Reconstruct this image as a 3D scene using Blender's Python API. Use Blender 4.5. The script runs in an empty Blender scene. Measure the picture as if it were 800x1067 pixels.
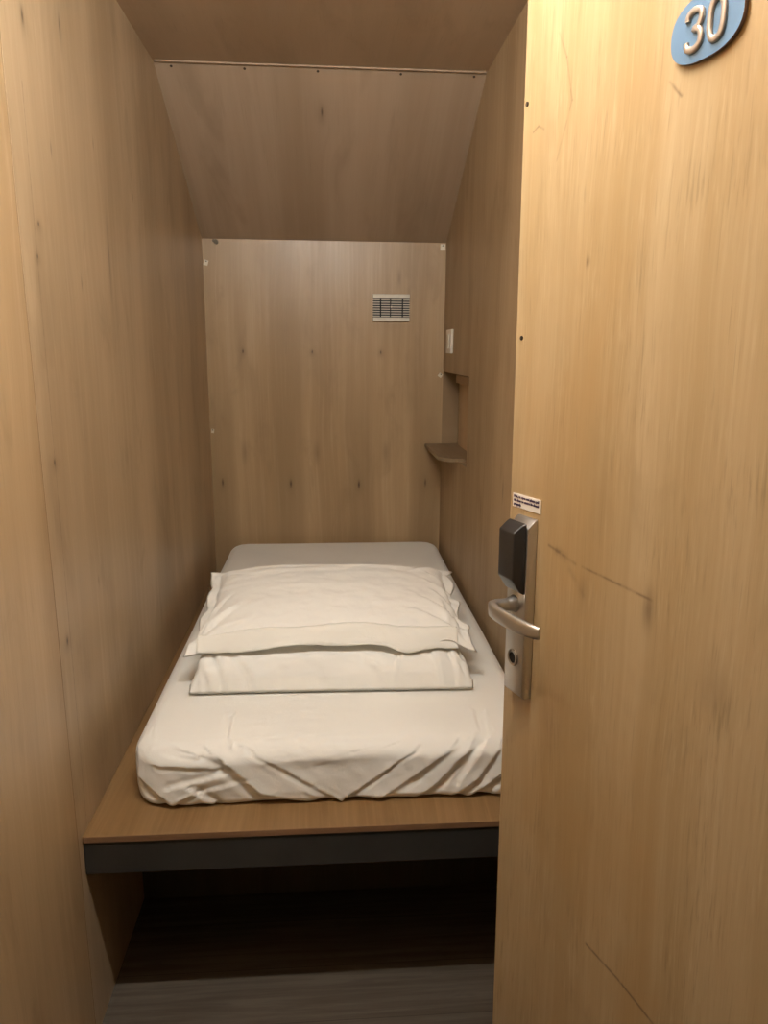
import bpy, bmesh, math, random
from mathutils import Vector, Matrix, noise

random.seed(4)
sc = bpy.context.scene
COL = sc.collection

# ------------------------------------------------------------------ dimensions (metres)
XL, XR = -0.5295, 0.5005
YP, YB = 1.380, 3.248            # platform front, back wall
ZP, ZP1, ZPB = 0.4935, 0.4785, 0.4005   # deck top, deck underside, beam underside
ZS, YS, ZC = 1.946, 2.499, 2.354 # foot of the slope, start of slope, ceiling
PI = math.pi

# ------------------------------------------------------------------ node helpers
class NT:
    def __init__(s, name):
        s.mat = bpy.data.materials.new(name); s.mat.use_nodes = True
        s.t = s.mat.node_tree; s.n = s.t.nodes; s.l = s.t.links
        s.n.clear()
        s.out = s.n.new('ShaderNodeOutputMaterial'); s.b = s.n.new('ShaderNodeBsdfPrincipled')
        s.l.new(s.b.outputs[0], s.out.inputs[0])
        tc = s.n.new('ShaderNodeTexCoord'); s.obj = tc.outputs['Object']
        sp = s.n.new('ShaderNodeSeparateXYZ'); s.l.new(s.obj, sp.inputs[0])
        s.X, s.Y, s.Z = sp.outputs
    def inp(s, sock, v):
        if isinstance(v, (int, float)): sock.default_value = v
        elif isinstance(v, (tuple, list)): sock.default_value = tuple(v) if len(v) == len(sock.default_value) else tuple(v)+(1,)
        else: s.l.new(v, sock)
    def m(s, op, a, b=0.0, c=None, clamp=False):
        n = s.n.new('ShaderNodeMath'); n.operation = op; n.use_clamp = clamp
        s.inp(n.inputs[0], a); s.inp(n.inputs[1], b)
        if c is not None: s.inp(n.inputs[2], c)
        return n.outputs[0]
    def vec(s, a, b, c):
        n = s.n.new('ShaderNodeCombineXYZ')
        for i, v in enumerate((a, b, c)): s.inp(n.inputs[i], v)
        return n.outputs[0]
    def noise(s, v, scale=1, detail=3, rough=.5, dist=0):
        n = s.n.new('ShaderNodeTexNoise'); s.l.new(v, n.inputs['Vector'])
        n.inputs['Scale'].default_value = scale; n.inputs['Detail'].default_value = detail
        n.inputs['Roughness'].default_value = rough; n.inputs['Distortion'].default_value = dist
        return n.outputs['Fac']
    def ramp(s, f, lo, hi):
        n = s.n.new('ShaderNodeMapRange'); n.interpolation_type = 'SMOOTHSTEP'
        s.l.new(f, n.inputs[0]); n.inputs[1].default_value = lo; n.inputs[2].default_value = hi
        return n.outputs[0]
    def mix(s, f, a, b):
        n = s.n.new('ShaderNodeMix'); n.data_type = 'RGBA'
        s.inp(n.inputs[0], f); s.inp(n.inputs[6], a); s.inp(n.inputs[7], b)
        return n.outputs[2]
    def bump(s, h, strength, dist=.001):
        n = s.n.new('ShaderNodeBump'); n.inputs['Strength'].default_value = strength
        n.inputs['Distance'].default_value = dist; s.l.new(h, n.inputs['Height'])
        s.l.new(n.outputs[0], s.b.inputs['Normal'])
    # gaussian ellipse and segment masks in a (h, v) plane
    def blob(s, h, v, ch, cv, rh, rv):
        a = s.m('DIVIDE', s.m('SUBTRACT', h, ch), rh); b = s.m('DIVIDE', s.m('SUBTRACT', v, cv), rv)
        d = s.m('ADD', s.m('MULTIPLY', a, a), s.m('MULTIPLY', b, b))
        return s.m('EXPONENT', s.m('MULTIPLY', d, -1.0))
    def seg(s, h, v, p, q, w):
        dx, dy = q[0]-p[0], q[1]-p[1]; L2 = dx*dx+dy*dy
        px = s.m('SUBTRACT', h, p[0]); py = s.m('SUBTRACT', v, p[1])
        t = s.m('DIVIDE', s.m('ADD', s.m('MULTIPLY', px, dx), s.m('MULTIPLY', py, dy)), L2, clamp=True)
        ex = s.m('SUBTRACT', px, s.m('MULTIPLY', t, dx)); ey = s.m('SUBTRACT', py, s.m('MULTIPLY', t, dy))
        d = s.m('DIVIDE', s.m('ADD', s.m('MULTIPLY', ex, ex), s.m('MULTIPLY', ey, ey)), w*w)
        return s.m('EXPONENT', s.m('MULTIPLY', d, -1.0))

WOOD_A = (.47, .336, .190); WOOD_B = (.365, .248, .130); WOOD_C = (.55, .415, .265)

def plywood(name, axes, seed=0.0, a=WOOD_A, b=WOOD_B, c=WOOD_C, rough=.42, knots=(), segs=(), blots=(), dens=1.0, tone=1.0, streak=.5, period=None, fleck=0):
    """axes: (across grain, along grain) as letters."""
    t = NT(name); S = {'x': t.X, 'y': t.Y, 'z': t.Z}
    h, v = S[axes[0]], S[axes[1]]
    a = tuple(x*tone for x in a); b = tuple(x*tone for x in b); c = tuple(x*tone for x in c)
    warp = t.noise(t.vec(t.m('MULTIPLY', h, 2.0), t.m('MULTIPLY', v, .8), seed), 1, 3)
    hw = t.m('ADD', h, t.m('MULTIPLY', t.m('SUBTRACT', warp, .5), .10))
    band = t.noise(t.vec(t.m('MULTIPLY', hw, 7.0*dens), t.m('MULTIPLY', v, .55), seed+3), 1, 3, .55)
    stre = t.noise(t.vec(t.m('MULTIPLY', hw, 75.0*dens), t.m('MULTIPLY', v, 1.6), seed+7), 1, 4, .6)
    fine = t.noise(t.vec(t.m('MULTIPLY', h, 420.0), t.m('MULTIPLY', v, 9.0), seed+11), 1, 2, .6)
    blot = t.noise(t.vec(t.m('MULTIPLY', h, 9.0), t.m('MULTIPLY', v, 3.5), seed+15), 1, 4, .6, .6)
    col = t.mix(t.ramp(band, .32, .68), b, a)
    col = t.mix(t.m('MULTIPLY', t.ramp(stre, .45, .75), streak), col, c)
    col = t.mix(t.m('MULTIPLY', t.ramp(stre, .50, .25), streak*.7), col, b)
    col = t.mix(t.m('MULTIPLY', t.ramp(blot, .50, .76), .45), col, tuple(x*.78 for x in b))
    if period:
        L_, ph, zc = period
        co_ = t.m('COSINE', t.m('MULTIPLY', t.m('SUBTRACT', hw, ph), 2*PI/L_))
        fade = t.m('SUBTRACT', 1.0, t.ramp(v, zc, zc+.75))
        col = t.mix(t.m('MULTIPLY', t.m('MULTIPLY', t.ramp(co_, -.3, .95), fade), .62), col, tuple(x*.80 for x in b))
    if fleck:
        f1 = t.noise(t.vec(t.m('MULTIPLY', hw, 230.0), t.m('MULTIPLY', v, 13.0), seed+31), 1, 3, .65)
        f2 = t.noise(t.vec(t.m('MULTIPLY', h, 14.0), t.m('MULTIPLY', v, 5.0), seed+35), 1, 3, .6)
        f3 = t.noise(t.vec(t.m('MULTIPLY', hw, 5.0), t.m('MULTIPLY', v, 1.5), seed+39), 1, 3, .6, .5)
        col = t.mix(t.m('MULTIPLY', t.m('MULTIPLY', t.ramp(f1, .52, .72), t.ramp(f2, .35, .6)), .45*fleck), col, c)
        col = t.mix(t.m('MULTIPLY', t.m('MULTIPLY', t.ramp(f1, .48, .30), t.ramp(f2, .40, .65)), .55*fleck), col, tuple(x*.62 for x in b))
        col = t.mix(t.m('MULTIPLY', t.ramp(f3, .45, .70), .5), col, (b[0]*1.02, b[1]*.92, b[2]*.78))
    pores = t.m('MULTIPLY', t.ramp(fine, .60, .78), .30)
    col = t.mix(pores, col, tuple(x*.45 for x in b))
    dark = (.05, .024, .010)
    for (kh, kv, rh, rv, st) in knots:
        if st > .6:
            halo = t.blob(h, v, kh, kv-.005, rh*4.5, rv*2.6)
            col = t.mix(t.m('MULTIPLY', halo, .40), col, tuple(x*.55 for x in b))
        jit = t.m('ADD', h, t.m('MULTIPLY', t.m('SUBTRACT', stre, .5), .012))
        col = t.mix(t.m('MULTIPLY', t.blob(jit, v, kh, kv, rh, rv), st), col, dark)
    for (p, q, w, st) in segs:
        brk = t.ramp(t.noise(t.vec(t.m('MULTIPLY', h, 60.0), t.m('MULTIPLY', v, 60.0), seed+21), 1, 2), .35, .6)
        k = t.m('MULTIPLY', t.seg(h, v, p, q, w), st)
        col = t.mix(t.m('MULTIPLY', k, t.m('ADD', t.m('MULTIPLY', brk, .6), .4)), col, (.13, .08, .04))
    for (kh, kv, rh, rv, st, cc) in blots:
        col = t.mix(t.m('MULTIPLY', t.blob(h, v, kh, kv, rh, rv), st), col, cc)
    t.inp(t.b.inputs['Base Color'], col)
    t.inp(t.b.inputs['Roughness'], t.m('ADD', t.m('MULTIPLY', blot, .15), rough-.07))
    t.b.inputs['Specular IOR Level'].default_value = .45
    t.bump(t.m('ADD', t.m('MULTIPLY', fine, .5), stre), .25, .0012)
    return t.mat

def plain(name, col, rough=.5, metal=0.0, spec=.5, var=.0, scale=40, bump=0):
    t = NT(name)
    nz = t.noise(t.obj, scale, 3)
    if var: t.inp(t.b.inputs['Base Color'], t.mix(t.ramp(nz, .3, .7), tuple(x*(1-var) for x in col), tuple(min(1, x*(1+var)) for x in col)))
    else: t.inp(t.b.inputs['Base Color'], tuple(col)+(1,))
    t.b.inputs['Roughness'].default_value = rough; t.b.inputs['Metallic'].default_value = metal
    t.b.inputs['Specular IOR Level'].default_value = spec
    if bump: t.bump(nz, bump, .0005)
    return t.mat

def cloth(name, col, rough=.9, fold=.24):
    t = NT(name)
    w = t.noise(t.obj, 900, 2); big = t.noise(t.obj, 6, 3)
    t.inp(t.b.inputs['Base Color'], t.mix(t.ramp(big, .3, .7), tuple(x*.97 for x in col), col))
    t.b.inputs['Roughness'].default_value = rough
    t.b.inputs['Specular IOR Level'].default_value = .2
    t.b.inputs['Sheen Weight'].default_value = .15
    wr = t.noise(t.obj, 34, 5, .6, 1.2)
    t.bump(t.m('ADD', t.m('MULTIPLY', w, .05), wr), fold, .004)
    return t.mat

def floor_mat():
    t = NT('vinyl_plank_floor')
    row = t.m('FLOOR', t.m('DIVIDE', t.Y, .152))
    xo = t.m('ADD', t.X, t.m('MULTIPLY', row, .437))
    st = t.noise(t.vec(t.m('MULTIPLY', xo, 2.2), t.m('MULTIPLY', t.Y, 55.0), row), 1, 4, .65, .4)
    fi = t.noise(t.vec(t.m('MULTIPLY', xo, 14.0), t.m('MULTIPLY', t.Y, 160.0), row), 1, 3, .6)
    bl = t.noise(t.vec(t.m('MULTIPLY', xo, 3.0), t.m('MULTIPLY', t.Y, 9.0), row), 1, 4, .6, 1)
    col = t.mix(t.ramp(st, .3, .7), (.066, .052, .037), (.118, .097, .074))
    col = t.mix(t.m('MULTIPLY', t.ramp(fi, .55, .8), .6), col, (.06, .048, .036))
    col = t.mix(t.m('MULTIPLY', t.ramp(bl, .58, .72), .5), col, (.07, .055, .042))
    fr = t.m('FRACT', t.m('DIVIDE', t.Y, .152))
    ed = t.m('LESS_THAN', fr, .012)
    col = t.mix(t.m('MULTIPLY', ed, .8), col, (.03, .024, .018))
    t.inp(t.b.inputs['Base Color'], col); t.b.inputs['Roughness'].default_value = .5
    t.bump(st, .2, .001)
    return t.mat

def brushed(name, col, rough=.32):
    t = NT(name)
    nz = t.noise(t.vec(t.m('MULTIPLY', t.X, 120), t.m('MULTIPLY', t.Y, 120), t.m('MULTIPLY', t.Z, 14)), 1, 2)
    t.inp(t.b.inputs['Base Color'], t.mix(nz, tuple(x*.95 for x in col), tuple(min(1, x*1.04) for x in col)))
    t.b.inputs['Metallic'].default_value = 1.0; t.b.inputs['Roughness'].default_value = rough
    return t.mat

# ------------------------------------------------------------------ mesh helpers
def link(name, bm, mats, parent=None, smooth=None, loc=None):
    me = bpy.data.meshes.new(name)
    bmesh.ops.recalc_face_normals(bm, faces=bm.faces)
    bm.to_mesh(me); bm.free()
    if not isinstance(mats, (list, tuple)): mats = [mats]
    for m in mats: me.materials.append(m)
    o = bpy.data.objects.new(name, me); COL.objects.link(o)
    if parent: o.parent = parent
    if loc: o.location = loc
    if smooth is True:
        for p in me.polygons: p.use_smooth = True
    elif smooth:
        me.shade_smooth() if hasattr(me, 'shade_smooth') else None
        for p in me.polygons: p.use_smooth = True
        me.set_sharp_from_angle(angle=math.radians(smooth))
    return o
def box(bm, x0, x1, y0, y1, z0, z1, bev=0, mi=0, seg=2):
    r = bmesh.ops.create_cube(bm, size=1)
    vs = r['verts']
    for v in vs:
        v.co = Vector(((x0+x1)/2 + v.co.x*(x1-x0), (y0+y1)/2 + v.co.y*(y1-y0), (z0+z1)/2 + v.co.z*(z1-z0)))
    fs = set(f for v in vs for f in v.link_faces)
    for f in fs: f.material_index = mi
    if bev:
        es = list(set(e for v in vs for e in v.link_edges))
        bmesh.ops.bevel(bm, geom=es, offset=bev, segments=seg, profile=.5, affect='EDGES', material=-1)
def prism(bm, pts, axis, a, b, mi=0):
    """extrude polygon pts (2D) along axis from a to b"""
    def mk(p, t):
        if axis == 'x': return (t, p[0], p[1])
        if axis == 'y': return (p[0], t, p[1])
        return (p[0], p[1], t)
    A = [bm.verts.new(mk(p, a)) for p in pts]; B = [bm.verts.new(mk(p, b)) for p in pts]
    fs = [bm.faces.new(A), bm.faces.new(B)]
    n = len(pts)
    for i in range(n): fs.append(bm.faces.new((A[i], A[(i+1) % n], B[(i+1) % n], B[i])))
    for f in fs: f.material_index = mi
    return fs
def disc(bm, c, axis, r, h, n=20, mi=0, r2=None):
    c = Vector(c); ax = Vector(axis).normalized()
    q = Vector((0, 0, 1)).rotation_difference(ax).to_matrix().to_4x4()
    rr = bmesh.ops.create_cone(bm, cap_ends=True, segments=n, radius1=r, radius2=r if r2 is None else r2, depth=h,
                               matrix=Matrix.Translation(c) @ q)
    for v in rr['verts']:
        for f in v.link_faces: f.material_index = mi
def struct(o): o['kind'] = 'structure'; return o
def thing(o, label, cat, group=None):
    o['label'] = label; o['category'] = cat
    if group: o['group'] = group
    return o
def empty(name, loc=(0, 0, 0), rot=(0, 0, 0)):
    o = bpy.data.objects.new(name, None); COL.objects.link(o); o.location = loc; o.rotation_euler = rot
    o.empty_display_size = .05
    return o

# ------------------------------------------------------------------ materials
kn = [(-.484, .911, .0035, .014, .95), (-.181, .905, .0040, .015, .95), (.127, .899, .0045, .016, .95), (.431, .906, .004, .015, .95)]
kn += [(x, 1.045, .014, .045, .26) for x in (-.382, -.062, .249)]
kn += [(x, 1.488, .003, .007, .9) for x in (-.375, -.078, .224)]
kn += [(.30, 1.80, .008, .030, .3), (.345, 1.74, .01, .03, .2)]
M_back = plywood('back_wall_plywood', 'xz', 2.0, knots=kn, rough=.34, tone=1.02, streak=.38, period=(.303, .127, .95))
lwk = [(1.463, 2.063, .004, .012, .8), (1.658, 2.122, .0025, .016, .7), (1.55, 1.87, .0025, .014, .5), (1.824, 1.948, .003, .012, .5),
       (1.451, 1.72, .003, .004, .9), (1.432, 1.661, .003, .004, .9), (1.885, 1.71, .0018, .05, .7), (1.424, 1.283, .004, .006, .9),
       (1.403, .925, .005, .008, .9), (2.147, 1.899, .004, .01, .6), (1.667, 1.634, .0025, .014, .6), (1.62, .98, .002, .012, .5)]
lws = [((1.435, 1.95), (1.415, .50), .0016, .45)]
M_left = plywood('left_wall_plywood', 'yz', 5.0, a=(.47, .35, .215), b=(.355, .255, .148), c=(.54, .42, .28), knots=lwk, segs=lws, rough=.37, tone=1.08, streak=.28, dens=.7)
M_left2 = plywood('left_front_plywood', 'yz', 9.0, rough=.37, tone=1.12, streak=.35, dens=.8)
M_right = plywood('right_wall_plywood', 'yz', 14.0, rough=.5, tone=.90, streak=.4,
                  knots=[(2.05, 1.1, .006, .03, .5), (2.35, .98, .004, .03, .5)])
M_ceil = plywood('ceiling_plywood', 'xy', 21.0, a=(.50, .39, .285), b=(.42, .32, .225), c=(.56, .45, .34), rough=.55, tone=1.12, streak=.18, dens=.6)
M_slope = plywood('sloped_panel_plywood', 'xz', 25.0, a=(.48, .36, .25), b=(.38, .275, .18), c=(.54, .42, .30), rough=.55, tone=.93, streak=.22, dens=.6, knots=[(-.02, 2.27, .003, .008, .8)])
M_niche = plywood('niche_plywood', 'yz', 31.0, rough=.5, tone=.75, streak=.5)
M_nside = plywood('niche_side_plywood', 'yz', 33.0, rough=.5, tone=1.3, streak=.6)
M_cleat = plywood('niche_cleat_wood', 'zy', 34.0, rough=.5, tone=1.1)
M_shelf = plywood('shelf_plywood', 'xy', 36.0, rough=.5, tone=.60, streak=.5)
M_deck = plywood('deck_plywood', 'xy', 41.0, a=(.24, .143, .060), b=(.175, .098, .037), c=(.30, .185, .085), rough=.42, streak=.6,
                 knots=[(-.26, 1.43, .004, .03, .8), (-.24, 1.44, .003, .02, .6), (.1, 1.45, .01, .02, .5)])
M_edge = plywood('deck_edge_veneer', 'zx', 43.0, a=(.26, .15, .08), b=(.19, .105, .05), c=(.32, .20, .11), rough=.5)
M_beam = plain('dark_grey_beam_paint', (.032, .032, .029), .5, var=.12, scale=9)
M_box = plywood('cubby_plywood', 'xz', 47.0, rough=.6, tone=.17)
M_floor = floor_mat()
# door: local coordinates x 0 (free edge) .. .75 (hinge), z height
dsegs = [((.100, 1.232), (.160, 1.222), .0020, .55), ((.175, 1.222), (.300, 1.218), .0016, .60), ((.118, 1.229), (.138, 1.226), .0045, .6),
         ((.2388, .7016), (.3033, .7043), .0018, .8), ((.3033, .7043), (.375, .699), .0018, .8),
         ((.0599, 1.8775), (.078, 1.845), .0012, .35), ((.078, 1.845), (.0939, 1.7925), .0012, .4), ((.0939, 1.7925), (.0685, 1.7294), .0012, .3),
         ((.0124, 1.7765), (.024, 1.781), .0012, .6), ((.024, 1.781), (.0369, 1.774), .0012, .4), ((.259, 1.7635), (.2772, 1.745), .0013, .6),
         ((.150, 1.21), (.180, 1.185), .004, .2)]
def dfix(x, z): return (x+.0218*(z-1.2), z-.0218*x)
dsegs = [(dfix(*p_), dfix(*q_), w_*1.15, s_) for p_, q_, w_, s_ in dsegs]
dk = [(.296, 1.205, .008, .022, .5), (.40, 1.15, .02, .03, .2), (.145, 1.60, .003, .006, .6), (.178, 1.195, .008, .016, .2)]
dk = [dfix(k_[0], k_[1])+tuple(k_[2:]) for k_ in dk]
M_door = plywood('door_plywood', 'xz', 52.0, a=(.455, .335, .185), b=(.385, .268, .130), c=(.53, .415, .255), rough=.40, segs=dsegs, knots=dk, streak=.30, dens=1.7, fleck=1)
M_dedge = plywood('door_edge_wood', 'yz', 57.0, a=(.70, .50, .28), rough=.5)
M_sheet = cloth('white_sheet_cotton', (.855, .845, .79), fold=.12)
M_pillow = cloth('white_pillowcase_cotton', (.87, .86, .805))
M_hem = cloth('pillowcase_hem_cotton', (.85, .84, .77))
M_steel = brushed('satin_steel', (.60, .585, .565), .40)
M_steel_dark = brushed('lock_inner_ring', (.40, .37, .33), .35)
M_black = plain('black_reader_plastic', (.021, .019, .018), .32, spec=.5)
M_hole = plain('dark_hole', (.01, .008, .006), .8)
M_white = plain('ivory_plastic', (.70, .66, .56), .4, var=.04)
M_white2 = plain('switch_white_plastic', (.78, .72, .62), .4)
M_grille_dark = plain('duct_dark', (.03, .035, .04), .8)
M_screw = plain('screw_dark', (.06, .045, .03), .5, metal=.5)
M_bracket = plain('zinc_bracket', (.66, .60, .48), .45, metal=.3, var=.1)
M_blue = plain('blue_enamel_plate', (.12, .22, .35), .35, var=.05, scale=20)
M_digit = plain('cast_metal_digits', (.50, .44, .39), .28, metal=.55)
M_plate_edge = plain('plate_edge', (.16, .10, .075), .5)
M_label = plain('paper_label', (.80, .74, .66), .6)
M_ink = plain('purple_black_ink', (.045, .02, .06), .6)
M_trim = plain('pale_seam_strip', (.36, .26, .17), .5, var=.1)
M_corr = plain('corridor_wall_paint', (.40, .33, .24), .7, var=.03)

# ------------------------------------------------------------------ the room
bm = bmesh.new(); box(bm, -1.5, 1.6, -1.3, YB+.3, -.05, 0)
struct(link('floor', bm, M_floor))

T = .07
bm = bmesh.new()
box(bm, XL-T, XL, YP-.018, YB+T, 0, ZC+.1, mi=0)
box(bm, XL-T, XL, .32, YP-.0208, 0, ZC+.1, mi=1)
box(bm, XL-T, XL-.0005, YP-.0212, YP-.0176, 0, ZC+.1, mi=2)  # dark-coloured strip standing in for the shade inside the panel joint
struct(link('wall_left', bm, [M_left, M_left2, plain('joint_shade_strip', (.16, .10, .05), .8)]))

bm = bmesh.new(); box(bm, XL, XR, YB, YB+T, 0, ZC+.1)
wb = struct(link('wall_back', bm, M_back))

# right wall with a recess for the shelf
NY0, NZ0, NZ1, ND = 2.63, 1.072, 1.406, .072
bm = bmesh.new()
box(bm, XR, XR+T+.03, .32, NY0, 0, ZC+.1)
box(bm, XR, XR+T+.03, NY0, YB+T, 0, NZ0)
box(bm, XR, XR+T+.03, NY0, YB+T, NZ1, ZC+.1)
wr = struct(link('wall_right', bm, M_right))
bm = bmesh.new(); box(bm, XR+ND, XR+ND+.028, NY0, YB-.012, NZ0, NZ1)
link('niche_side_panel', bm, M_nside, wr)
bm = bmesh.new(); box(bm, XR, XR+ND+.028, YB+.006, YB+.03, NZ0, NZ1)
link('niche_end_panel', bm, M_niche, wr)
bm = bmesh.new(); box(bm, XR+ND-.022, XR+ND-.0005, NY0+.001, YB-.05, NZ1-.046, NZ1-.012, .002)
link('niche_cleat', bm, M_cleat, wr)

# ceiling and slope
bm = bmesh.new(); box(bm, XL, XR, .32, YS, ZC, ZC+.05)
ce = struct(link('ceiling', bm, M_ceil))
bm = bmesh.new()
prism(bm, [(YS, ZC), (YS, ZC+.06), (YB, ZS+.06+.1), (YB, ZS)], 'x', XL, XR)
sl = link('sloped_panel', bm, M_slope, ce)
bm = bmesh.new(); box(bm, XL+.004, XR-.004, YS-.007, YS+.006, ZC-.0045, ZC+.001, .0015)
struct(link('trim_1', bm, M_trim))
dirs = Vector((0, YB-YS, ZS-ZC)).normalized(); nrm = Vector((0, dirs.z, -dirs.y))
for x in (-.479, -.256, -.03, .23, .463):
    bm = bmesh.new(); disc(bm, Vector((x, YS, ZC))+dirs*.018+nrm*.0003, nrm, .0042, .0015, 12)
    link('screw', bm, M_screw, ce)

# little corner fixings on the back wall
def bracket(x, z, w, h, a=0):
    bm = bmesh.new()
    box(bm, -w/2, w/2, -.0035, 0, -h/2, h/2, .001)
    box(bm, -w*.30, w*.42, -.006, -.003, -h*.16, h*.16, .0008)
    disc(bm, (0, -.0046, h*.22), (0, 1, 0), .003, .0022, 10, mi=1)
    o = link('corner_bracket', bm, [M_bracket, M_screw], wb, loc=(x, YB-.0002, z)); o.rotation_euler = (0, a, 0)
bracket(-.516, 1.850, .018, .022, .3); bracket(.486, 1.928, .022, .026, 0)
bracket(.488, 1.390, .018, .018, .6); bracket(-.518, 1.144, .012, .018, .1)
bm = bmesh.new()
disc(bm, (-.47, YB-.006, ZS-.012), (0, 1, 0), .009, .012, 12); disc(bm, (-.48, YB-.005, ZS-.008), (0, 1, 0), .006, .01, 10)
link('putty_blob', bm, plain('grey_putty', (.16, .13, .08), .6), wb)

# wall around the doorway (behind/beside the viewer) and corridor
bm = bmesh.new()
box(bm, -1.5, -.27, .25, .32, 0, 2.40); box(bm, XR+.0, 1.6, .25, .32, 0, 2.40); box(bm, -.27, XR, .25, .32, 2.12, 2.40)
struct(link('wall_front', bm, M_left2))
bm = bmesh.new(); box(bm, -1.5, 1.6, -1.3, .32, 2.40, 2.45)
cc = link('ceiling', bm, M_corr); struct(cc)
bm = bmesh.new(); box(bm, -1.5, 1.6, -1.36, -1.30, 0, 2.45)
struct(link('wall_corridor', bm, M_corr))

# ------------------------------------------------------------------ bed platform
bp = thing(empty('bed_platform', (0, YP, 0)), 'built-in plywood bed platform with a dark grey front beam over an open cubby', 'bed')
def w2p(bm):      # world-coords mesh under the platform empty
    for v in bm.verts: v.co.y -= YP
    return bm
bm = bmesh.new(); box(bm, XL+.001, XR-.001, YP, YB-.001, ZP1, ZP, .0012)
for f in bm.faces:
    if f.normal.y < -.9 or f.calc_center_median().y < YP+.0005: f.material_index = 1
link('deck_board', w2p(bm), [M_deck, M_edge], bp)
bm = bmesh.new(); box(bm, XL+.001, XR-.001, YP+.003, YP+.045, ZPB, ZP1, .0015)
link('front_beam', w2p(bm), M_beam, bp)
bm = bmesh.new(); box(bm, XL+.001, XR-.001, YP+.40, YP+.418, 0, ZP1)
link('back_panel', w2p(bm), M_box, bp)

# ------------------------------------------------------------------ mattress with fitted sheet
MX0, MX1, MY0, MY1, MZ0, MZ1 = -.452, .484, 1.466, 3.222, ZP, .643
def mattress():
    cx, cy, cz = (MX0+MX1)/2, (MY0+MY1)/2, (MZ0+MZ1)/2
    hx, hy, hz = (MX1-MX0)/2, (MY1-MY0)/2, (MZ1-MZ0)/2
    R, r = .085, .045
    ys = []
    y = -hy
    while y < hy-1e-6:
        ys.append(y); y += .0036 if y < -hy+.19 else .02
    ys.append(hy)
    nx = 250; xs = [-hx+2*hx*i/nx for i in range(nx+1)]
    nz = 38; zs = [-hz+2*hz*i/nz for i in range(nz+1)]
    bm = bmesh.new(); V = {}
    def vt(i, j, k):
        key = (i, j, k)
        if key not in V: V[key] = bm.verts.new((xs[i], ys[j], zs[k]))
        return V[key]
    ny = len(ys)-1
    for i in range(nx):
        for j in range(ny):
            bm.faces.new((vt(i, j, nz), vt(i+1, j, nz), vt(i+1, j+1, nz), vt(i, j+1, nz)))
            bm.faces.new((vt(i, j, 0), vt(i, j+1, 0), vt(i+1, j+1, 0), vt(i+1, j, 0)))
    for i in range(nx):
        for k in range(nz):
            bm.faces.new((vt(i, 0, k), vt(i+1, 0, k), vt(i+1, 0, k+1), vt(i, 0, k+1)))
            bm.faces.new((vt(i, ny, k), vt(i, ny, k+1), vt(i+1, ny, k+1), vt(i+1, ny, k)))
    for j in range(ny):
        for k in range(nz):
            bm.faces.new((vt(0, j, k), vt(0, j, k+1), vt(0, j+1, k+1), vt(0, j+1, k)))
            bm.faces.new((vt(nx, j, k), vt(nx, j+1, k), vt(nx, j+1, k+1), vt(nx, j, k+1)))
    def sdf(x, y, z):
        ax, ay = abs(x)-hx+R, abs(y)-hy+R
        d2 = math.hypot(max(ax, 0), max(ay, 0))+min(max(ax, ay), 0)-R
        rr = r if z > 0 else .020
        a, b = d2+rr, abs(z)-hz+rr
        return math.hypot(max(a, 0), max(b, 0))+min(max(a, b), 0)-rr
    def grad(x, y, z, e=1e-4):
        g = Vector((sdf(x+e, y, z)-sdf(x-e, y, z), sdf(x, y+e, z)-sdf(x, y-e, z), sdf(x, y, z+e)-sdf(x, y, z-e)))
        return g.normalized() if g.length > 0 else Vector((0, 0, 1))
    # creases: (A, B, width, height, sharp side) in world coordinates
    F = MY0
    def fr(x, z): return Vector((x, F+.004, z))
    def tp(x, y): return Vector((x, y, MZ1))
    Vb = fr(.019, .500)
    cr = [
        (fr(-.195, .640), fr(-.10, .575), .006, .004, 1), (fr(-.10, .575), Vb, .006, .006, 1),
        (fr(.225, .655), fr(.13, .580), .005, .004, -1), (fr(.13, .580), Vb, .006, .006, -1),
        (tp(-.235, 1.60), fr(-.22, .640), .010, .004, 1), (fr(-.30, .648), fr(-.235, .60), .010, .006, 1), (fr(-.235, .60), fr(-.16, .525), .013, .011, 1),
        (fr(-.16, .525), fr(-.06, .497), .010, .007, 1),
        (fr(-.40, .650), fr(-.30, .625), .008, .006, 1), (fr(-.385, .600), fr(-.25, .590), .006, .006, 1), (fr(-.36, .545), fr(-.24, .575), .007, .007, -1),
        (fr(-.33, .525), fr(-.20, .555), .006, .005, -1),
        (Vector((-.440, F+.06, .635)), Vector((-.430, F+.03, .56)), .008, .007, 1), (Vector((-.43, F+.03, .56)), fr(-.36, .505), .010, .010, 1),
        (fr(-.36, .505), fr(-.31, .535), .008, .010, 1), (fr(-.31, .535), fr(-.27, .500), .010, .010, -1),
        (fr(-.04, .535), fr(.019, .500), .006, .004, -1), (fr(-.06, .520), fr(-.02, .50), .005, .004, 1),
        (fr(.30, .650), fr(.19, .560), .010, .007, -1), (fr(.19, .560), fr(.10, .500), .010, .007, -1),
        (fr(.33, .645), fr(.24, .540), .009, .010, -1), (fr(.24, .540), fr(.19, .500), .009, .008, -1),
        (fr(.36, .655), fr(.29, .540), .008, .010, 1), (fr(.39, .640), fr(.33, .545), .008, .009, -1), (fr(.33, .545), fr(.27, .500), .010, .010, -1),
        (tp(.34, 1.60), fr(.32, .64), .008, .004, -1), (tp(.37, 1.59), fr(.36, .64), .007, .004, 1),
        (Vector((.46, F+.05, .63)), fr(.38, .55), .010, .010, -1), (fr(.38, .55), fr(.31, .497), .010, .010, -1), (fr(.42, .58), fr(.37, .51), .008, .008, 1),
        (fr(.05, .507), fr(.20, .512), .007, .005, 1),
        (fr(-.12, .60), fr(.02, .62), .020, .003, 1), (fr(.0, .60), fr(.12, .63), .020, .003, 1),
    ]
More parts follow.
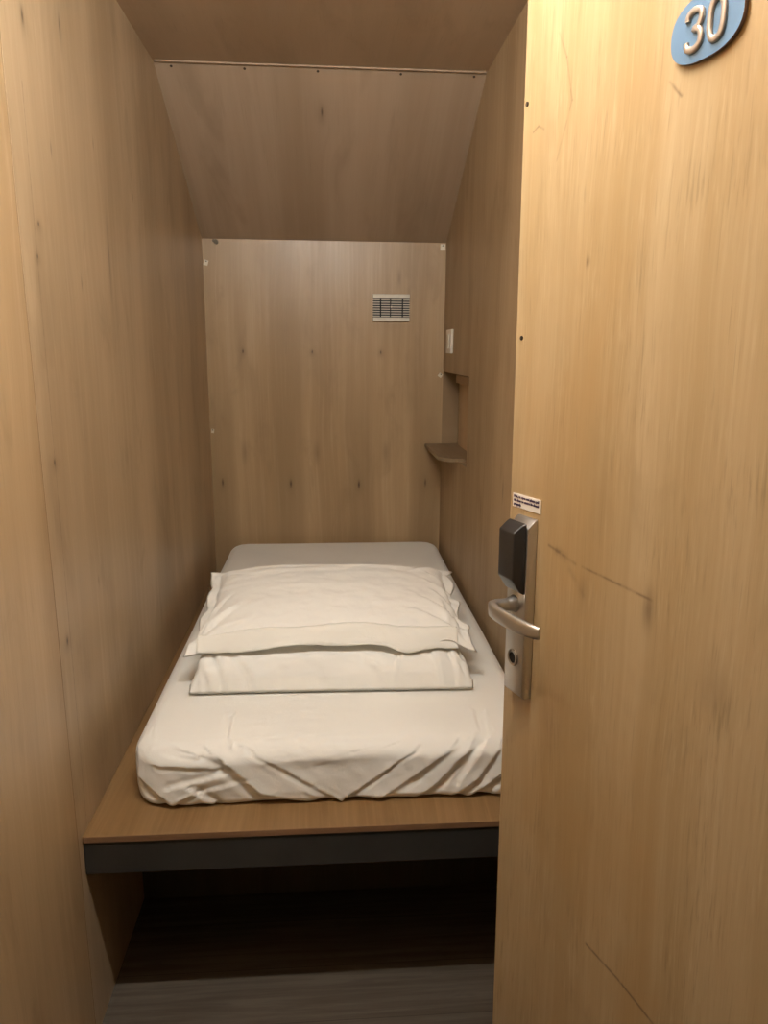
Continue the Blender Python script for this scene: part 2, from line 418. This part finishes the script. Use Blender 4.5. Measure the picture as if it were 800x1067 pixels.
    for v in bm.verts:
        p = v.co.copy()
        for _ in range(6):
            d = sdf(*p)
            p -= grad(*p)*d
        n = grad(*p)
        w = Vector((p.x+cx, p.y+cy, p.z+cz))
        h = 0.0
        nearf = max(0, min(1, (F+.16-w.y)/.14))
        if w.y < F+.25 and w.z > MZ0+.002:
            best = 0
            for (A, B, wd, ht, sd) in cr:
                ab = B-A; t = (w-A).dot(ab)/ab.length_squared
                tc = max(0, min(1, t)); dv = w-(A+ab*tc); dist = dv.length
                if dist > wd*6: continue
                ends = min(1, (1.0 if 0 < t < 1 else 1)); 
                side = 1 if dv.dot(Vector((ab.z, 0, -ab.x)))*sd > 0 else -1
                g = math.exp(-(dist/(wd*.62))**1.5) if side > 0 else math.exp(-(dist/(wd*1.9))**1.3)
                h += ht*g*.62*(.55+.45*math.sin(PI*max(.05, min(.95, t*.8+.1))))
                if side > 0: h -= ht*.35*math.exp(-((dist-wd*1.4)/(wd*.8))**2)
            h = max(-.010, min(.015, h))
            q = w*9
            h += nearf*.003*noise.noise(Vector((q.x*.8, q.y, q.z*1.5)))
            h += nearf*.0012*noise.noise(Vector((w.x*34+w.z*30, w.y*12, w.z*22)))
        # softness on top & sides
        h += .002*noise.noise(Vector((w.x*3.2, w.y*2.4, w.z*3)))
        if w.y < F+.4 and n.z > .5:
            # front top edge slopes gently down
            pass
        # hem ripples at the foot
        low = max(0, 1-(w.z-MZ0)/.035)
        h += low*(.0022*math.sin(w.x*52+5*noise.noise(Vector((w.x*6, 0, 0))))-.003)
        q = p+n*h
        if w.y < F+.12: 
            k = max(0, (F+.12-w.y)/.12)
            q.z -= .012*k*k*(1 if w.z > .6 else 0)*max(0, n.z)
        q.z = max(q.z, -hz+.0004)
        v.co = Vector((q.x+cx, q.y+cy, q.z+cz))
    return bm
o = link('mattress', mattress(), M_sheet, smooth=True)
thing(o, 'single mattress in a wrinkled white fitted sheet lying on the plywood platform', 'mattress')

# ------------------------------------------------------------------ pillows
def pillow(a, b, T, posfn, wr_amp, nx=110, ny=80, fl=.0, sq=.45, seed=0, k1=.035, pu=3.0, creases=(), ripple=.002):
    bm = bmesh.new()
    V = {}
    for s in (1, -1):
        for i in range(nx+1):
            for j in range(ny+1):
                edge = i in (0, nx) or j in (0, ny)
                if s == -1 and edge: V[(s, i, j)] = V[(1, i, j)]; continue
                u = -1+2*i/nx; v = -1+2*j/ny
                # concentrate samples toward the rim
                u = math.sin(u*PI/2)*.35+u*.65; v = math.sin(v*PI/2)*.35+v*.65
                x = a*u*(1-k1*(1-v*v)*abs(u)); y = b*v*(1-k1*(1-u*u)*abs(v))
                ub, vb = min(1, abs(u)/(1-fl)), min(1, abs(v)/(1-fl))
                t = T*(max(0, 1-ub**pu)*max(0, 1-vb**2.6))**sq
                t = t/2+.0015*(0 if edge else 1)
                w = 0
                for (cu, cv) in ((-1, -1), (1, -1), (-1, 1), (1, 1)):
                    dx, dy = (u-cu)*a, (v-cv)*b; dd = math.hypot(dx, dy)
                    ang = math.atan2(dy, dx)
                    w += math.sin(ang*11+seed+cu*2+cv+3*noise.noise(Vector((dx*9, dy*9, seed))))*math.exp(-(dd/.11)**2)*min(1, dd/.03)
                rim = math.exp(-((1-max(ub, vb))/.10)**2)
                side = math.atan2(y, x)
                w += .5*rim*noise.noise(Vector((u*a*38 if vb > ub else u*a*8, v*b*38 if ub > vb else v*b*8, seed+s)))
                w += .55*noise.noise(Vector((u*a*7, v*b*16, seed+3*s)))
                w += .25*noise.noise(Vector((u*a*22, v*b*30, seed+9*s)))
                env = min(1, t/(T*.5)*1.6+.12)
                z = s*(t+wr_amp*w*env)
                if edge: z = 0
                V[(s, i, j)] = bm.verts.new(posfn(x, y, z, u, v, s))
    for s in (1, -1):
        for i in range(nx):
            for j in range(ny):
                q = [V[(s, i, j)], V[(s, i+1, j)], V[(s, i+1, j+1)], V[(s, i, j+1)]]
                if s == -1: q.reverse()
                try: bm.faces.new(q)
                except ValueError: pass
    bm.normal_update()
    mv = []
    for v in bm.verts:
        c = v.co; h = 0
        for (ax, ay, bx, by, w_, ht) in creases:
            A = Vector((ax, ay)); B = Vector((bx, by)); ab = B-A; p = Vector((c.x, c.y))
            tt = max(0, min(1, (p-A).dot(ab)/ab.length_squared)); dv = p-(A+ab*tt); d = dv.length
            if d > w_*6: continue
            tp_ = math.sin(PI*(.12+.76*tt))
            sd = dv.x*ab.y-dv.y*ab.x
            h += ht*tp_*(math.exp(-(d/(w_*.7))**1.4) if sd > 0 else math.exp(-(d/(w_*2.0))**1.4))
            if sd > 0: h -= ht*tp_*.4*math.exp(-((d-w_*1.5)/(w_*.8))**2)
        n1 = noise.noise(Vector((c.x*16, c.y*30, c.z*40+seed)))
        n2 = noise.noise(Vector((c.x*40+c.z*30, c.y*34, c.z*50+seed)))
        h += ripple*(1-2*abs(n1)-.3)+ripple*.45*(1-2*abs(n2)-.3)
        if abs(v.normal.z) < .0 : h *= .5
        mv.append((v, v.normal*max(-.006, min(.010, h))*(1 if v.normal.z > -.2 else .2)))
    for v, d in mv: v.co += d
    return bm
ZT = MZ1+.003
# lower pillow: rests flat; seam of the front edge lies low
def lower(x, y, z, u, v, s):
    base = .052+.006*u*0
    zz = base+z*(1.05 if s > 0 else .98)
    front = max(0, -v)**6; ends = abs(u)**8
    zz -= max(front*(base-.006), ends*(base-.012)*.75)            # the front seam drops to the sheet
    back = max(0, v)**6; zz -= back*.02
    yy = y - .012*max(0, s*z/.05)*front*0
    return Vector((x, yy+.010*math.sin(u*1.5)*0-.006*u, max(.001 if s < 0 else .003+.004*min(1, abs(z)/.02), zz)))
LC = [(-.30, -.17, -.262, -.243, .008, .008), (-.335, -.19, -.300, -.240, .007, .007), (-.27, -.16, -.19, -.232, .010, .006), (-.34, -.15, -.33, -.24, .007, .006),
      (.255, -.17, .285, -.243, .008, .006), (.305, -.18, .325, -.240, .007, .008), (.335, -.17, .345, -.23, .006, .007), (.08, -.19, .14, -.236, .009, .005),
      (.19, -.18, .165, -.243, .008, .005), (-.06, -.19, .01, -.236, .012, .004), (-.15, -.205, .05, -.200, .012, .004)]
UC = [(.350, -.185, .25, -.085, .008, .009), (.362, -.15, .285, -.02, .008, .009), (.33, -.21, .215, -.150, .008, .007), (.350, -.03, .265, .055, .008, .006), (.355, .06, .28, .12, .008, .006),
      (.340, .19, .24, .115, .007, .007), (.31, -.20, .30, -.08, .007, .008), (.345, -.11, .315, .02, .006, .007),
      (-.350, -.195, -.26, -.105, .008, .009), (-.355, -.15, -.290, -.03, .007, .007), (-.33, -.21, -.22, -.170, .008, .006), (-.335, .19, -.24, .11, .008, .007), (-.35, .05, -.28, .03, .008, .005),
      (-.28, .165, .05, .180, .014, .004), (-.02, .150, .28, .135, .014, .004), (-.25, .11, .10, .125, .016, .003), (-.20, -.02, .10, .0, .02, .002)]
lp = link('pillow', pillow(.360, .243, .112, lower, .0045, fl=.02, sq=.33, seed=2.0, pu=9, ripple=.0022, k1=.015, creases=LC), M_pillow, smooth=True, loc=(0, 1.945, ZT))
thing(lp, 'white pillow lying flat on the sheet, under the other pillow', 'pillow')
# upper pillow: slightly larger, floppy case with pointed flange corners
def upper(x, y, z, u, v, s):
    tilt = .022*v
    zz = z*(1.0 if s > 0 else .33+.55*max(0, v))+tilt
    c = (abs(u)**10)*(abs(v)**10)
    zz -= .010*abs(u)**6
    x *= 1-.022*(1-v)/2
    x += .010*c*(1 if u > 0 else -1); y += .014*c*(1 if v > 0 else -1)
    f = max(0, (-v-.90)/.10)          # front flange
    if f > 0:
        zz += f*(.010*math.cos((u-.05)*2.4)-.010)
        zz -= f*.016*math.exp(-((u-.60)/.10)**2); y -= f*.010*math.exp(-((u-.60)/.14)**2)
        zz += f*.010*math.exp(-((u-.82)/.07)**2)
        zz += f*.004*math.sin(u*17+1)
    r = max(0, (abs(u)-.92)/.08)      # side flanges flutter
    if r > 0:
        zz += r*.007*math.sin(v*9+u*2)
        x += r*(.008*math.sin(v*11+2))*(1 if u > 0 else .5)
        if u < 0: zz -= r*.010*max(0, -v)
    bk = max(0, v)**8; zz += bk*.004
    return Vector((x, y, zz))
up = empty('pillow', (.002, 1.985, ZT+.142)); thing(up, 'plump white pillow with creased pointed case corners, stacked on top of the other pillow', 'pillow')
link('cushion', pillow(.376, .232, .118, upper, .0050, fl=.085, sq=.38, seed=7.0, k1=.03, ripple=.0013, creases=UC), M_pillow, up, smooth=True)
# turned hem of the pillowcase along the front
def hem():
    bm = bmesh.new(); n = 120; m = 7; rows = []
    for j in range(m+1):
        t = j/m; row = []
        for i in range(n+1):
            u = -.96+1.86*i/n
            x = u*.362
            y = -.205-.036*t+.010*math.exp(-((u-.1)/.5)**2)*(1-t)
            z = -.004+.010*(1-t)-.014*t + .012*math.cos((u-.05)*2.2)-.012
            z += .0035*math.sin(u*9+t*4)+.002*noise.noise(Vector((u*14, t*3, 1)))
            z -= t*.018*math.exp(-((u-.52)/.13)**2); y -= t*.012*math.exp(-((u-.5)/.16)**2)
            z += .016*math.exp(-((t-.1)/.5)**2)
            row.append((x, y-.002, z-.008))
        rows.append(row)
    top = [[bm.verts.new(p) for p in r] for r in rows]
    bot = [[bm.verts.new((p[0], p[1]+.001, p[2]-.0022)) for p in r] for r in rows]
    for j in range(m):
        for i in range(n):
            bm.faces.new((top[j][i], top[j][i+1], top[j+1][i+1], top[j+1][i])); bm.faces.new((bot[j][i], bot[j+1][i], bot[j+1][i+1], bot[j][i+1]))
    for i in range(n):
        bm.faces.new((top[m][i], top[m][i+1], bot[m][i+1], bot[m][i])); bm.faces.new((top[0][i], bot[0][i], bot[0][i+1], top[0][i+1]))
    for j in range(m):
        bm.faces.new((top[j][0], top[j+1][0], bot[j+1][0], bot[j][0])); bm.faces.new((top[j][n], bot[j][n], bot[j+1][n], top[j+1][n]))
    return bm
link('pillowcase_hem', hem(), M_hem, up, smooth=True)

# ------------------------------------------------------------------ corner shelf in the niche
def shelf():
    bm = bmesh.new(); pts = []
    xf = XR-.072; y0, y1 = 2.775, YB-.002
    pts.append((XR+ND-.003, y1)); pts.append((xf-.004, y1)); pts.append((xf-.004, y0+.075))
    for k in range(9):
        a = k/8*PI/2
        pts.append((xf-.004+.075*(1-math.cos(a)), y0+.075-.075*math.sin(a)))
    pts.append((XR+ND-.003, y0))
    fs = prism(bm, pts, 'z', 1.0725, 1.0860)
    return bm
o = link('corner_shelf', shelf(), M_shelf)
thing(o, 'small dark brown wooden corner shelf with a rounded front in the right wall niche', 'shelf')

# ------------------------------------------------------------------ switch plate and air vent
sw = thing(empty('wall_switch', (XR, 3.06, 1.535)), 'small white rectangular switch plate on the right wall above the niche', 'switch')
bm = bmesh.new(); box(bm, -.010, -.0002, -.062, .062, -.048, .048, .002); link('plate', bm, M_white2, sw)
bm = bmesh.new(); box(bm, -.015, -.0102, -.025, .028, -.03, .03, .0015); link('rocker', bm, M_white, sw)

vx0, vx1, vz0, vz1 = .187, .346, 1.619, 1.733
vt = thing(empty('air_vent', ((vx0+vx1)/2, YB, (vz0+vz1)/2)), 'small ivory slatted air vent high on the back wall', 'vent')
W2, H2 = (vx1-vx0)/2, (vz1-vz0)/2
bm = bmesh.new(); box(bm, -W2+.001, W2-.001, -.003, -.0002, -H2+.002, H2-.002); link('backing', bm, M_grille_dark, vt)
bm = bmesh.new()
box(bm, -W2, W2, -.013, -.003, H2-.019, H2, .002); box(bm, -W2, W2, -.013, -.003, -H2, -H2+.017, .002)
link('frame', bm, M_white, vt)
for k in range(8):
    z = -H2+.017+(2*H2-.036)*(k+.5)/8
    bm = bmesh.new()
    xs = [-W2, -W2+.030, -W2+.036, -.006, -.001, W2-.034, W2-.028, W2]
    for q in range(0, 8, 2): box(bm, xs[q], xs[q+1], -.011, -.0032, z-.0021, z+.0021, .0006)
    link('slat', bm, M_white, vt)
bm = bmesh.new(); disc(bm, (.0, -.012, .004), (0, 1, 0), .004, .006, 12); link('knob', bm, M_white, vt)

# ------------------------------------------------------------------ the open door
TH = math.radians(18.4)
E0 = Vector((.2673, 1.0427, .006))
d1 = empty('door_1', E0, (0, 0, -(PI/2-TH))); struct(d1)
d1.rotation_mode = 'XYZ'
LEAN = math.radians(1.25)
# slight sag in the door's own plane about handle height
piv = Matrix.Translation(Vector((0, 0, 1.2)))
d1.matrix_world = Matrix.Translation(E0) @ Matrix.Rotation(-(PI/2-TH), 4, 'Z') @ piv @ Matrix.Rotation(-LEAN, 4, 'Y') @ piv.inverted()
DW, DZ0, DZ1 = .745, .02, 2.09
bm = bmesh.new(); box(bm, 0, DW, .0005, .040, DZ0, DZ1, .0012)
for f in bm.faces:
    c = f.calc_center_median()
    if c.x < .0008: f.material_index = 1
link('door_leaf', bm, [M_door, M_dedge], d1)
for (x, z) in ((.0085, 1.8153), (.0150, 1.511)):
    bm = bmesh.new(); disc(bm, (x, .0, z), (0, 1, 0), .0030, .002, 12); link('screw', bm, M_screw, d1)

# lock
LX0, LX1, LZ0, LZ1, LP = .030, .0775, .989, 1.260, .0165
lk = empty('door_lock', (-.004, 0, 0)); lk.parent = d1
bm = bmesh.new()
# profile in (y, z), extruded in x; top slopes back to the door
prof = [(0, LZ0), (-LP*.7, LZ0), (-LP, LZ0+.006), (-LP, LZ1-.013), (-.004, LZ1-.001), (-.001, LZ1), (0, LZ1)]
prism(bm, prof, 'x', LX0, LX1)
bmesh.ops.bevel(bm, geom=[e for e in bm.edges], offset=.0012, segments=2, profile=.5, affect='EDGES')
link('escutcheon', bm, M_steel, lk, smooth=35)
bm = bmesh.new()
ya, yb = -LP-.0002, -.0365
def fr_pts(x0, x1, z0, z1, y): return [bm.verts.new(p) for p in ((x0, y, z0), (x1, y, z0), (x1, y, z1), (x0, y, z1))]
A = fr_pts(LX0+.001, LX1-.0005, 1.150, 1.256, ya); B = fr_pts(LX0+.002, LX1-.003, 1.154, 1.253, ya-.006); C = fr_pts(LX0+.004, LX1-.004, 1.174, 1.243, yb)
bm.faces.new(A); bm.faces.new(C)
for P_, Q_ in ((A, B), (B, C)):
    for i in range(4): bm.faces.new((P_[i], P_[(i+1) % 4], Q_[(i+1) % 4], Q_[i]))
bmesh.ops.bevel(bm, geom=[e for e in bm.edges], offset=.0022, segments=3, profile=.5, affect='EDGES')
link('card_reader', bm, M_black, lk, smooth=40)
# rose, neck and lever
HX, HZ = .050, 1.131
bm = bmesh.new(); disc(bm, (HX, -LP-.003, HZ), (0, -1, 0), .0135, .006, 28, r2=.0115); disc(bm, (HX, -LP-.009, HZ), (0, -1, 0), .0115, .008, 28, r2=.0092)
link('rose', bm, M_steel, lk, smooth=35)
def sweep(bm, path, hs, ws, n=20, pw=3.2):
    rings = []
    for i, p in enumerate(path):
        p = Vector(p)
        a = Vector(path[max(0, i-1)]); b = Vector(path[min(len(path)-1, i+1)])
        t = (b-a).normalized(); upv = Vector((0, 0, 1)); sdv = t.cross(upv).normalized(); upv = sdv.cross(t)
        ring = []
        for k in range(n):
            th = 2*PI*k/n; c_, s_ = math.cos(th), math.sin(th)
            r = (abs(c_)**pw+abs(s_)**pw)**(-1/pw)
            ring.append(bm.verts.new(p+sdv*(ws[i]*r*c_)+upv*(hs[i]*r*s_)))
        rings.append(ring)
    for i in range(len(rings)-1):
        for k in range(n): bm.faces.new((rings[i][k], rings[i][(k+1) % n], rings[i+1][(k+1) % n], rings[i+1][k]))
    bm.faces.new(rings[0]); bm.faces.new(rings[-1])
bm = bmesh.new()
path = [(HX, -LP-.010, HZ), (HX, -.034, HZ), (HX-.001, -.044, HZ), (HX+.001, -.0525, HZ-.001), (HX+.009, -.0580, HZ-.002), (HX+.024, -.0590, HZ-.003),
        (HX+.045, -.0580, HZ-.004), (HX+.068, -.0565, HZ-.004), (HX+.090, -.0540, HZ-.004), (HX+.104, -.0505, HZ-.004), (HX+.110, -.0475, HZ-.004)]
hs = [.0085, .0085, .009, .0100, .0110, .0115, .0115, .0110, .0100, .0092, .0080]
ws = [.0085, .0085, .0085, .0080, .0065, .0052, .0048, .0048, .0046, .0042, .0034]
sweep(bm, path, hs, ws)
link('lever_handle', bm, M_steel, lk, smooth=50)
KZ = 1.048; KX = .053
bm = bmesh.new()
prev = None
for (r, y) in ((.0125, -LP), (.0125, -LP-.0022), (.0110, -LP-.0030), (.0085, -LP-.0024), (.0080, -LP-.0012)):
    ring = [bm.verts.new((KX+r*math.cos(2*PI*k/28), y, KZ+r*math.sin(2*PI*k/28))) for k in range(28)]
    if prev:
        for k in range(28): bm.faces.new((prev[k], prev[(k+1) % 28], ring[(k+1) % 28], ring[k]))
    prev = ring
link('keyhole_ring', bm, M_steel_dark, lk, smooth=40)
bm = bmesh.new(); disc(bm, (KX, -LP-.0010, KZ), (0, 1, 0), .0081, .0018, 24); link('keyhole', bm, M_hole, lk)

# sticker with instructions
def text_mesh(name, body, size, loc_, mat, parent, sx=1.0, off=0.0003, bold=0.0):
    cu = bpy.data.curves.new(name, 'FONT'); cu.body = body; cu.size = size; cu.offset = bold; cu.extrude = off; cu.resolution_u = 2
    tmp = bpy.data.objects.new(name+'_src', cu); COL.objects.link(tmp)
    bpy.context.view_layer.update()
    dg = bpy.context.evaluated_depsgraph_get()
    me = bpy.data.meshes.new_from_object(tmp.evaluated_get(dg)); me.name = name
    bpy.data.objects.remove(tmp)
    me.transform(Matrix.Scale(sx, 4, (1, 0, 0))); me.transform(Matrix.Rotation(PI/2, 4, 'X'))
    me.materials.clear(); me.materials.append(mat)
    o = bpy.data.objects.new(name, me); COL.objects.link(o); o.parent = parent; o.location = loc_
    return o, max(v.co.x for v in me.vertices)
SX0, SX1, SZ0, SZ1 = .0085, .0790, 1.2690, 1.2890
st = empty('instruction_sticker'); st.parent = d1
bm = bmesh.new(); box(bm, SX0, SX1, -.0006, .0004, SZ0, SZ1); link('label_paper', bm, M_label, st)
for i, tx in enumerate(("Push, to open and please pull", "the door to ensure its closed", "properly.")):
    o, w = text_mesh('lettering', tx, .0054, (SX0+.003, -.0009, SZ1-.0058-.0057*i), M_ink, st, bold=.00018)
    if i < 2:
        k = (SX1-SX0-.007)/w
        o.data.transform(Matrix.Scale(k, 4, (1, 0, 0)))
    else: o.data.transform(Matrix.Scale(k, 4, (1, 0, 0)))

# oval number plate 30
NPX, NPZ, NW, NH = .3190, 1.7920, .0445, .0300
npl = empty('number_plate'); npl.parent = d1
bm = bmesh.new()
pts = []
for k in range(64):
    a = 2*PI*k/64
    c_, s_ = math.cos(a), math.sin(a); r = (abs(c_)**2.5+abs(s_)**2.5)**(-1/2.5)
    pts.append((NPX+NW*r*c_, NPZ+NH*r*s_))
prism(bm, pts, 'y', -.0045, -.0002, 1)
for f in bm.faces:
    if f.calc_center_median().y < -.0044: f.material_index = 0
link('plate', bm, [M_blue, M_plate_edge], npl)
def stroke(name, pts, rad, depth, closed=False):
    # smooth (Catmull-Rom) path swept with a flattened round section
    P_ = []
    n = len(pts)
    rng = range(n if closed else n-1)
    for i in rng:
        p0, p1, p2, p3 = [pts[(i+k) % n] if closed else pts[max(0, min(n-1, i+k))] for k in (-1, 0, 1, 2)]
        for s in range(6):
            t = s/6
            P_.append(tuple(.5*((2*p1[c])+(-p0[c]+p2[c])*t+(2*p0[c]-5*p1[c]+4*p2[c]-p3[c])*t*t+(-p0[c]+3*p1[c]-3*p2[c]+p3[c])*t**3) for c in (0, 1)))
    if not closed: P_.append(pts[-1])
    bm = bmesh.new(); rings = []; m = 14; N = len(P_)
    for i, p in enumerate(P_):
        a = P_[(i-1) % N] if closed else P_[max(0, i-1)]; b = P_[(i+1) % N] if closed else P_[min(N-1, i+1)]
        t = Vector((b[0]-a[0], 0, b[1]-a[1])).normalized(); sd = Vector((t.z, 0, -t.x))
        ring = []
        for k in range(m):
            th = 2*PI*k/m; c_, s_ = math.cos(th), math.sin(th)
            r = (abs(c_)**3+abs(s_)**3)**(-1/3)
            ring.append(bm.verts.new(Vector((p[0], -.0045-depth*.35, p[1]))+sd*rad*1.55*r*c_+Vector((0, -1, 0))*depth*r*s_))
        rings.append(ring)
    for i in range(N if closed else N-1):
        A_, B_ = rings[i], rings[(i+1) % N]
        for k in range(m): bm.faces.new((A_[k], A_[(k+1) % m], B_[(k+1) % m], B_[k]))
    if not closed: bm.faces.new(rings[0]); bm.faces.new(rings[-1])
    return link(name, bm, M_digit, npl, smooth=50)
dh = .0175
cx3, cx0 = NPX-.0130, NPX+.0140
tp3 = [(-.0095, .0095), (-.0080, .0150), (-.001, dh), (.0070, .0145), (.0078, .0075), (.0045, .0020), (-.0010, .0008)]
bt3 = [(-.0010, .0008), (.0055, -.0012), (.0085, -.0070), (.0070, -.0140), (.0, -dh), (-.0080, -.0148), (-.0098, -.0095)]
stroke('digit', [(cx3+x, NPZ+z) for x, z in tp3[:-1]+[(-.0005, .0006)]+bt3[1:]], .0021, .0022)
p0 = []
for k in range(14):
    a = 2*PI*k/14; c_, s_ = math.cos(a), math.sin(a); r = (abs(c_)**2.8+abs(s_)**2.8)**(-1/2.8)
    p0.append((cx0+.0082*r*c_, NPZ+dh*r*s_*.98))
stroke('digit', p0, .0021, .0022, True)

# ------------------------------------------------------------------ light
def point(name, loc, power, col, r):
    L = bpy.data.lights.new(name, 'POINT'); L.energy = power; L.color = col; L.shadow_soft_size = r
    o = bpy.data.objects.new(name, L); COL.objects.link(o); o.location = loc; return o
# batten lamp: a tube across the little vestibule, above the doorway, out of the picture
t = NT('lamp_tube_glow'); t.n.clear(); t_o = t.n.new('ShaderNodeOutputMaterial'); t_e = t.n.new('ShaderNodeEmission')
t_e.inputs[0].default_value = (1, .975, .93, 1); t_e.inputs[1].default_value = 250; t.l.new(t_e.outputs[0], t_o.inputs[0])
lm = thing(empty('ceiling_light', (-.06, .826, ZC)), 'slim tube lamp across the ceiling just inside the doorway', 'lamp')
bm = bmesh.new(); box(bm, -.40, .40, -.02, .02, -.030, -.0005, .003); link('housing', bm, M_white2, lm)
bm = bmesh.new(); disc(bm, (0, 0, -.052), (1, 0, 0), .015, .76, 20); link('tube', bm, t.mat, lm)
for e_ in (-.385, .385):
    bm = bmesh.new(); box(bm, e_-.008, e_+.008, -.017, .017, -.070, -.028, .003); link('tube_holder', bm, M_white2, lm)
point('corridor_fill', (.25, -.45, 2.28), .3, (1, .95, .86), .08)  # weak fill light added behind the viewer, not a known corridor fitting
w = bpy.data.worlds.new('world'); sc.world = w; w.use_nodes = True
w.node_tree.nodes['Background'].inputs[0].default_value = (1, .88, .74, 1)
w.node_tree.nodes['Background'].inputs[1].default_value = .10

# ------------------------------------------------------------------ camera
f, p, yw, ro = 755.2467, .2205, .0745, .0079
cp, sp, cy_, sy_ = math.cos(p), math.sin(p), math.cos(yw), math.sin(yw)
fwd = Vector((sy_*cp, cy_*cp, -sp)); r0 = Vector((cy_, -sy_, 0)); u0 = r0.cross(fwd)
rt = math.cos(ro)*r0+math.sin(ro)*u0; uu = -math.sin(ro)*r0+math.cos(ro)*u0
cam = bpy.data.cameras.new('camera'); co = bpy.data.objects.new('camera', cam); COL.objects.link(co)
cam.sensor_fit = 'VERTICAL'; cam.sensor_height = 36; cam.lens = f/1067*36; cam.clip_start = .02
Mx = Matrix((rt, uu, -fwd)).transposed().to_4x4(); Mx.translation = Vector((0, 0, 1.5))
co.matrix_world = Mx
sc.camera = co
vs = sc.view_settings
vs.view_transform = 'Standard'; vs.look = 'None'; vs.gamma = 1; vs.use_curve_mapping = False; vs.exposure = 0.0
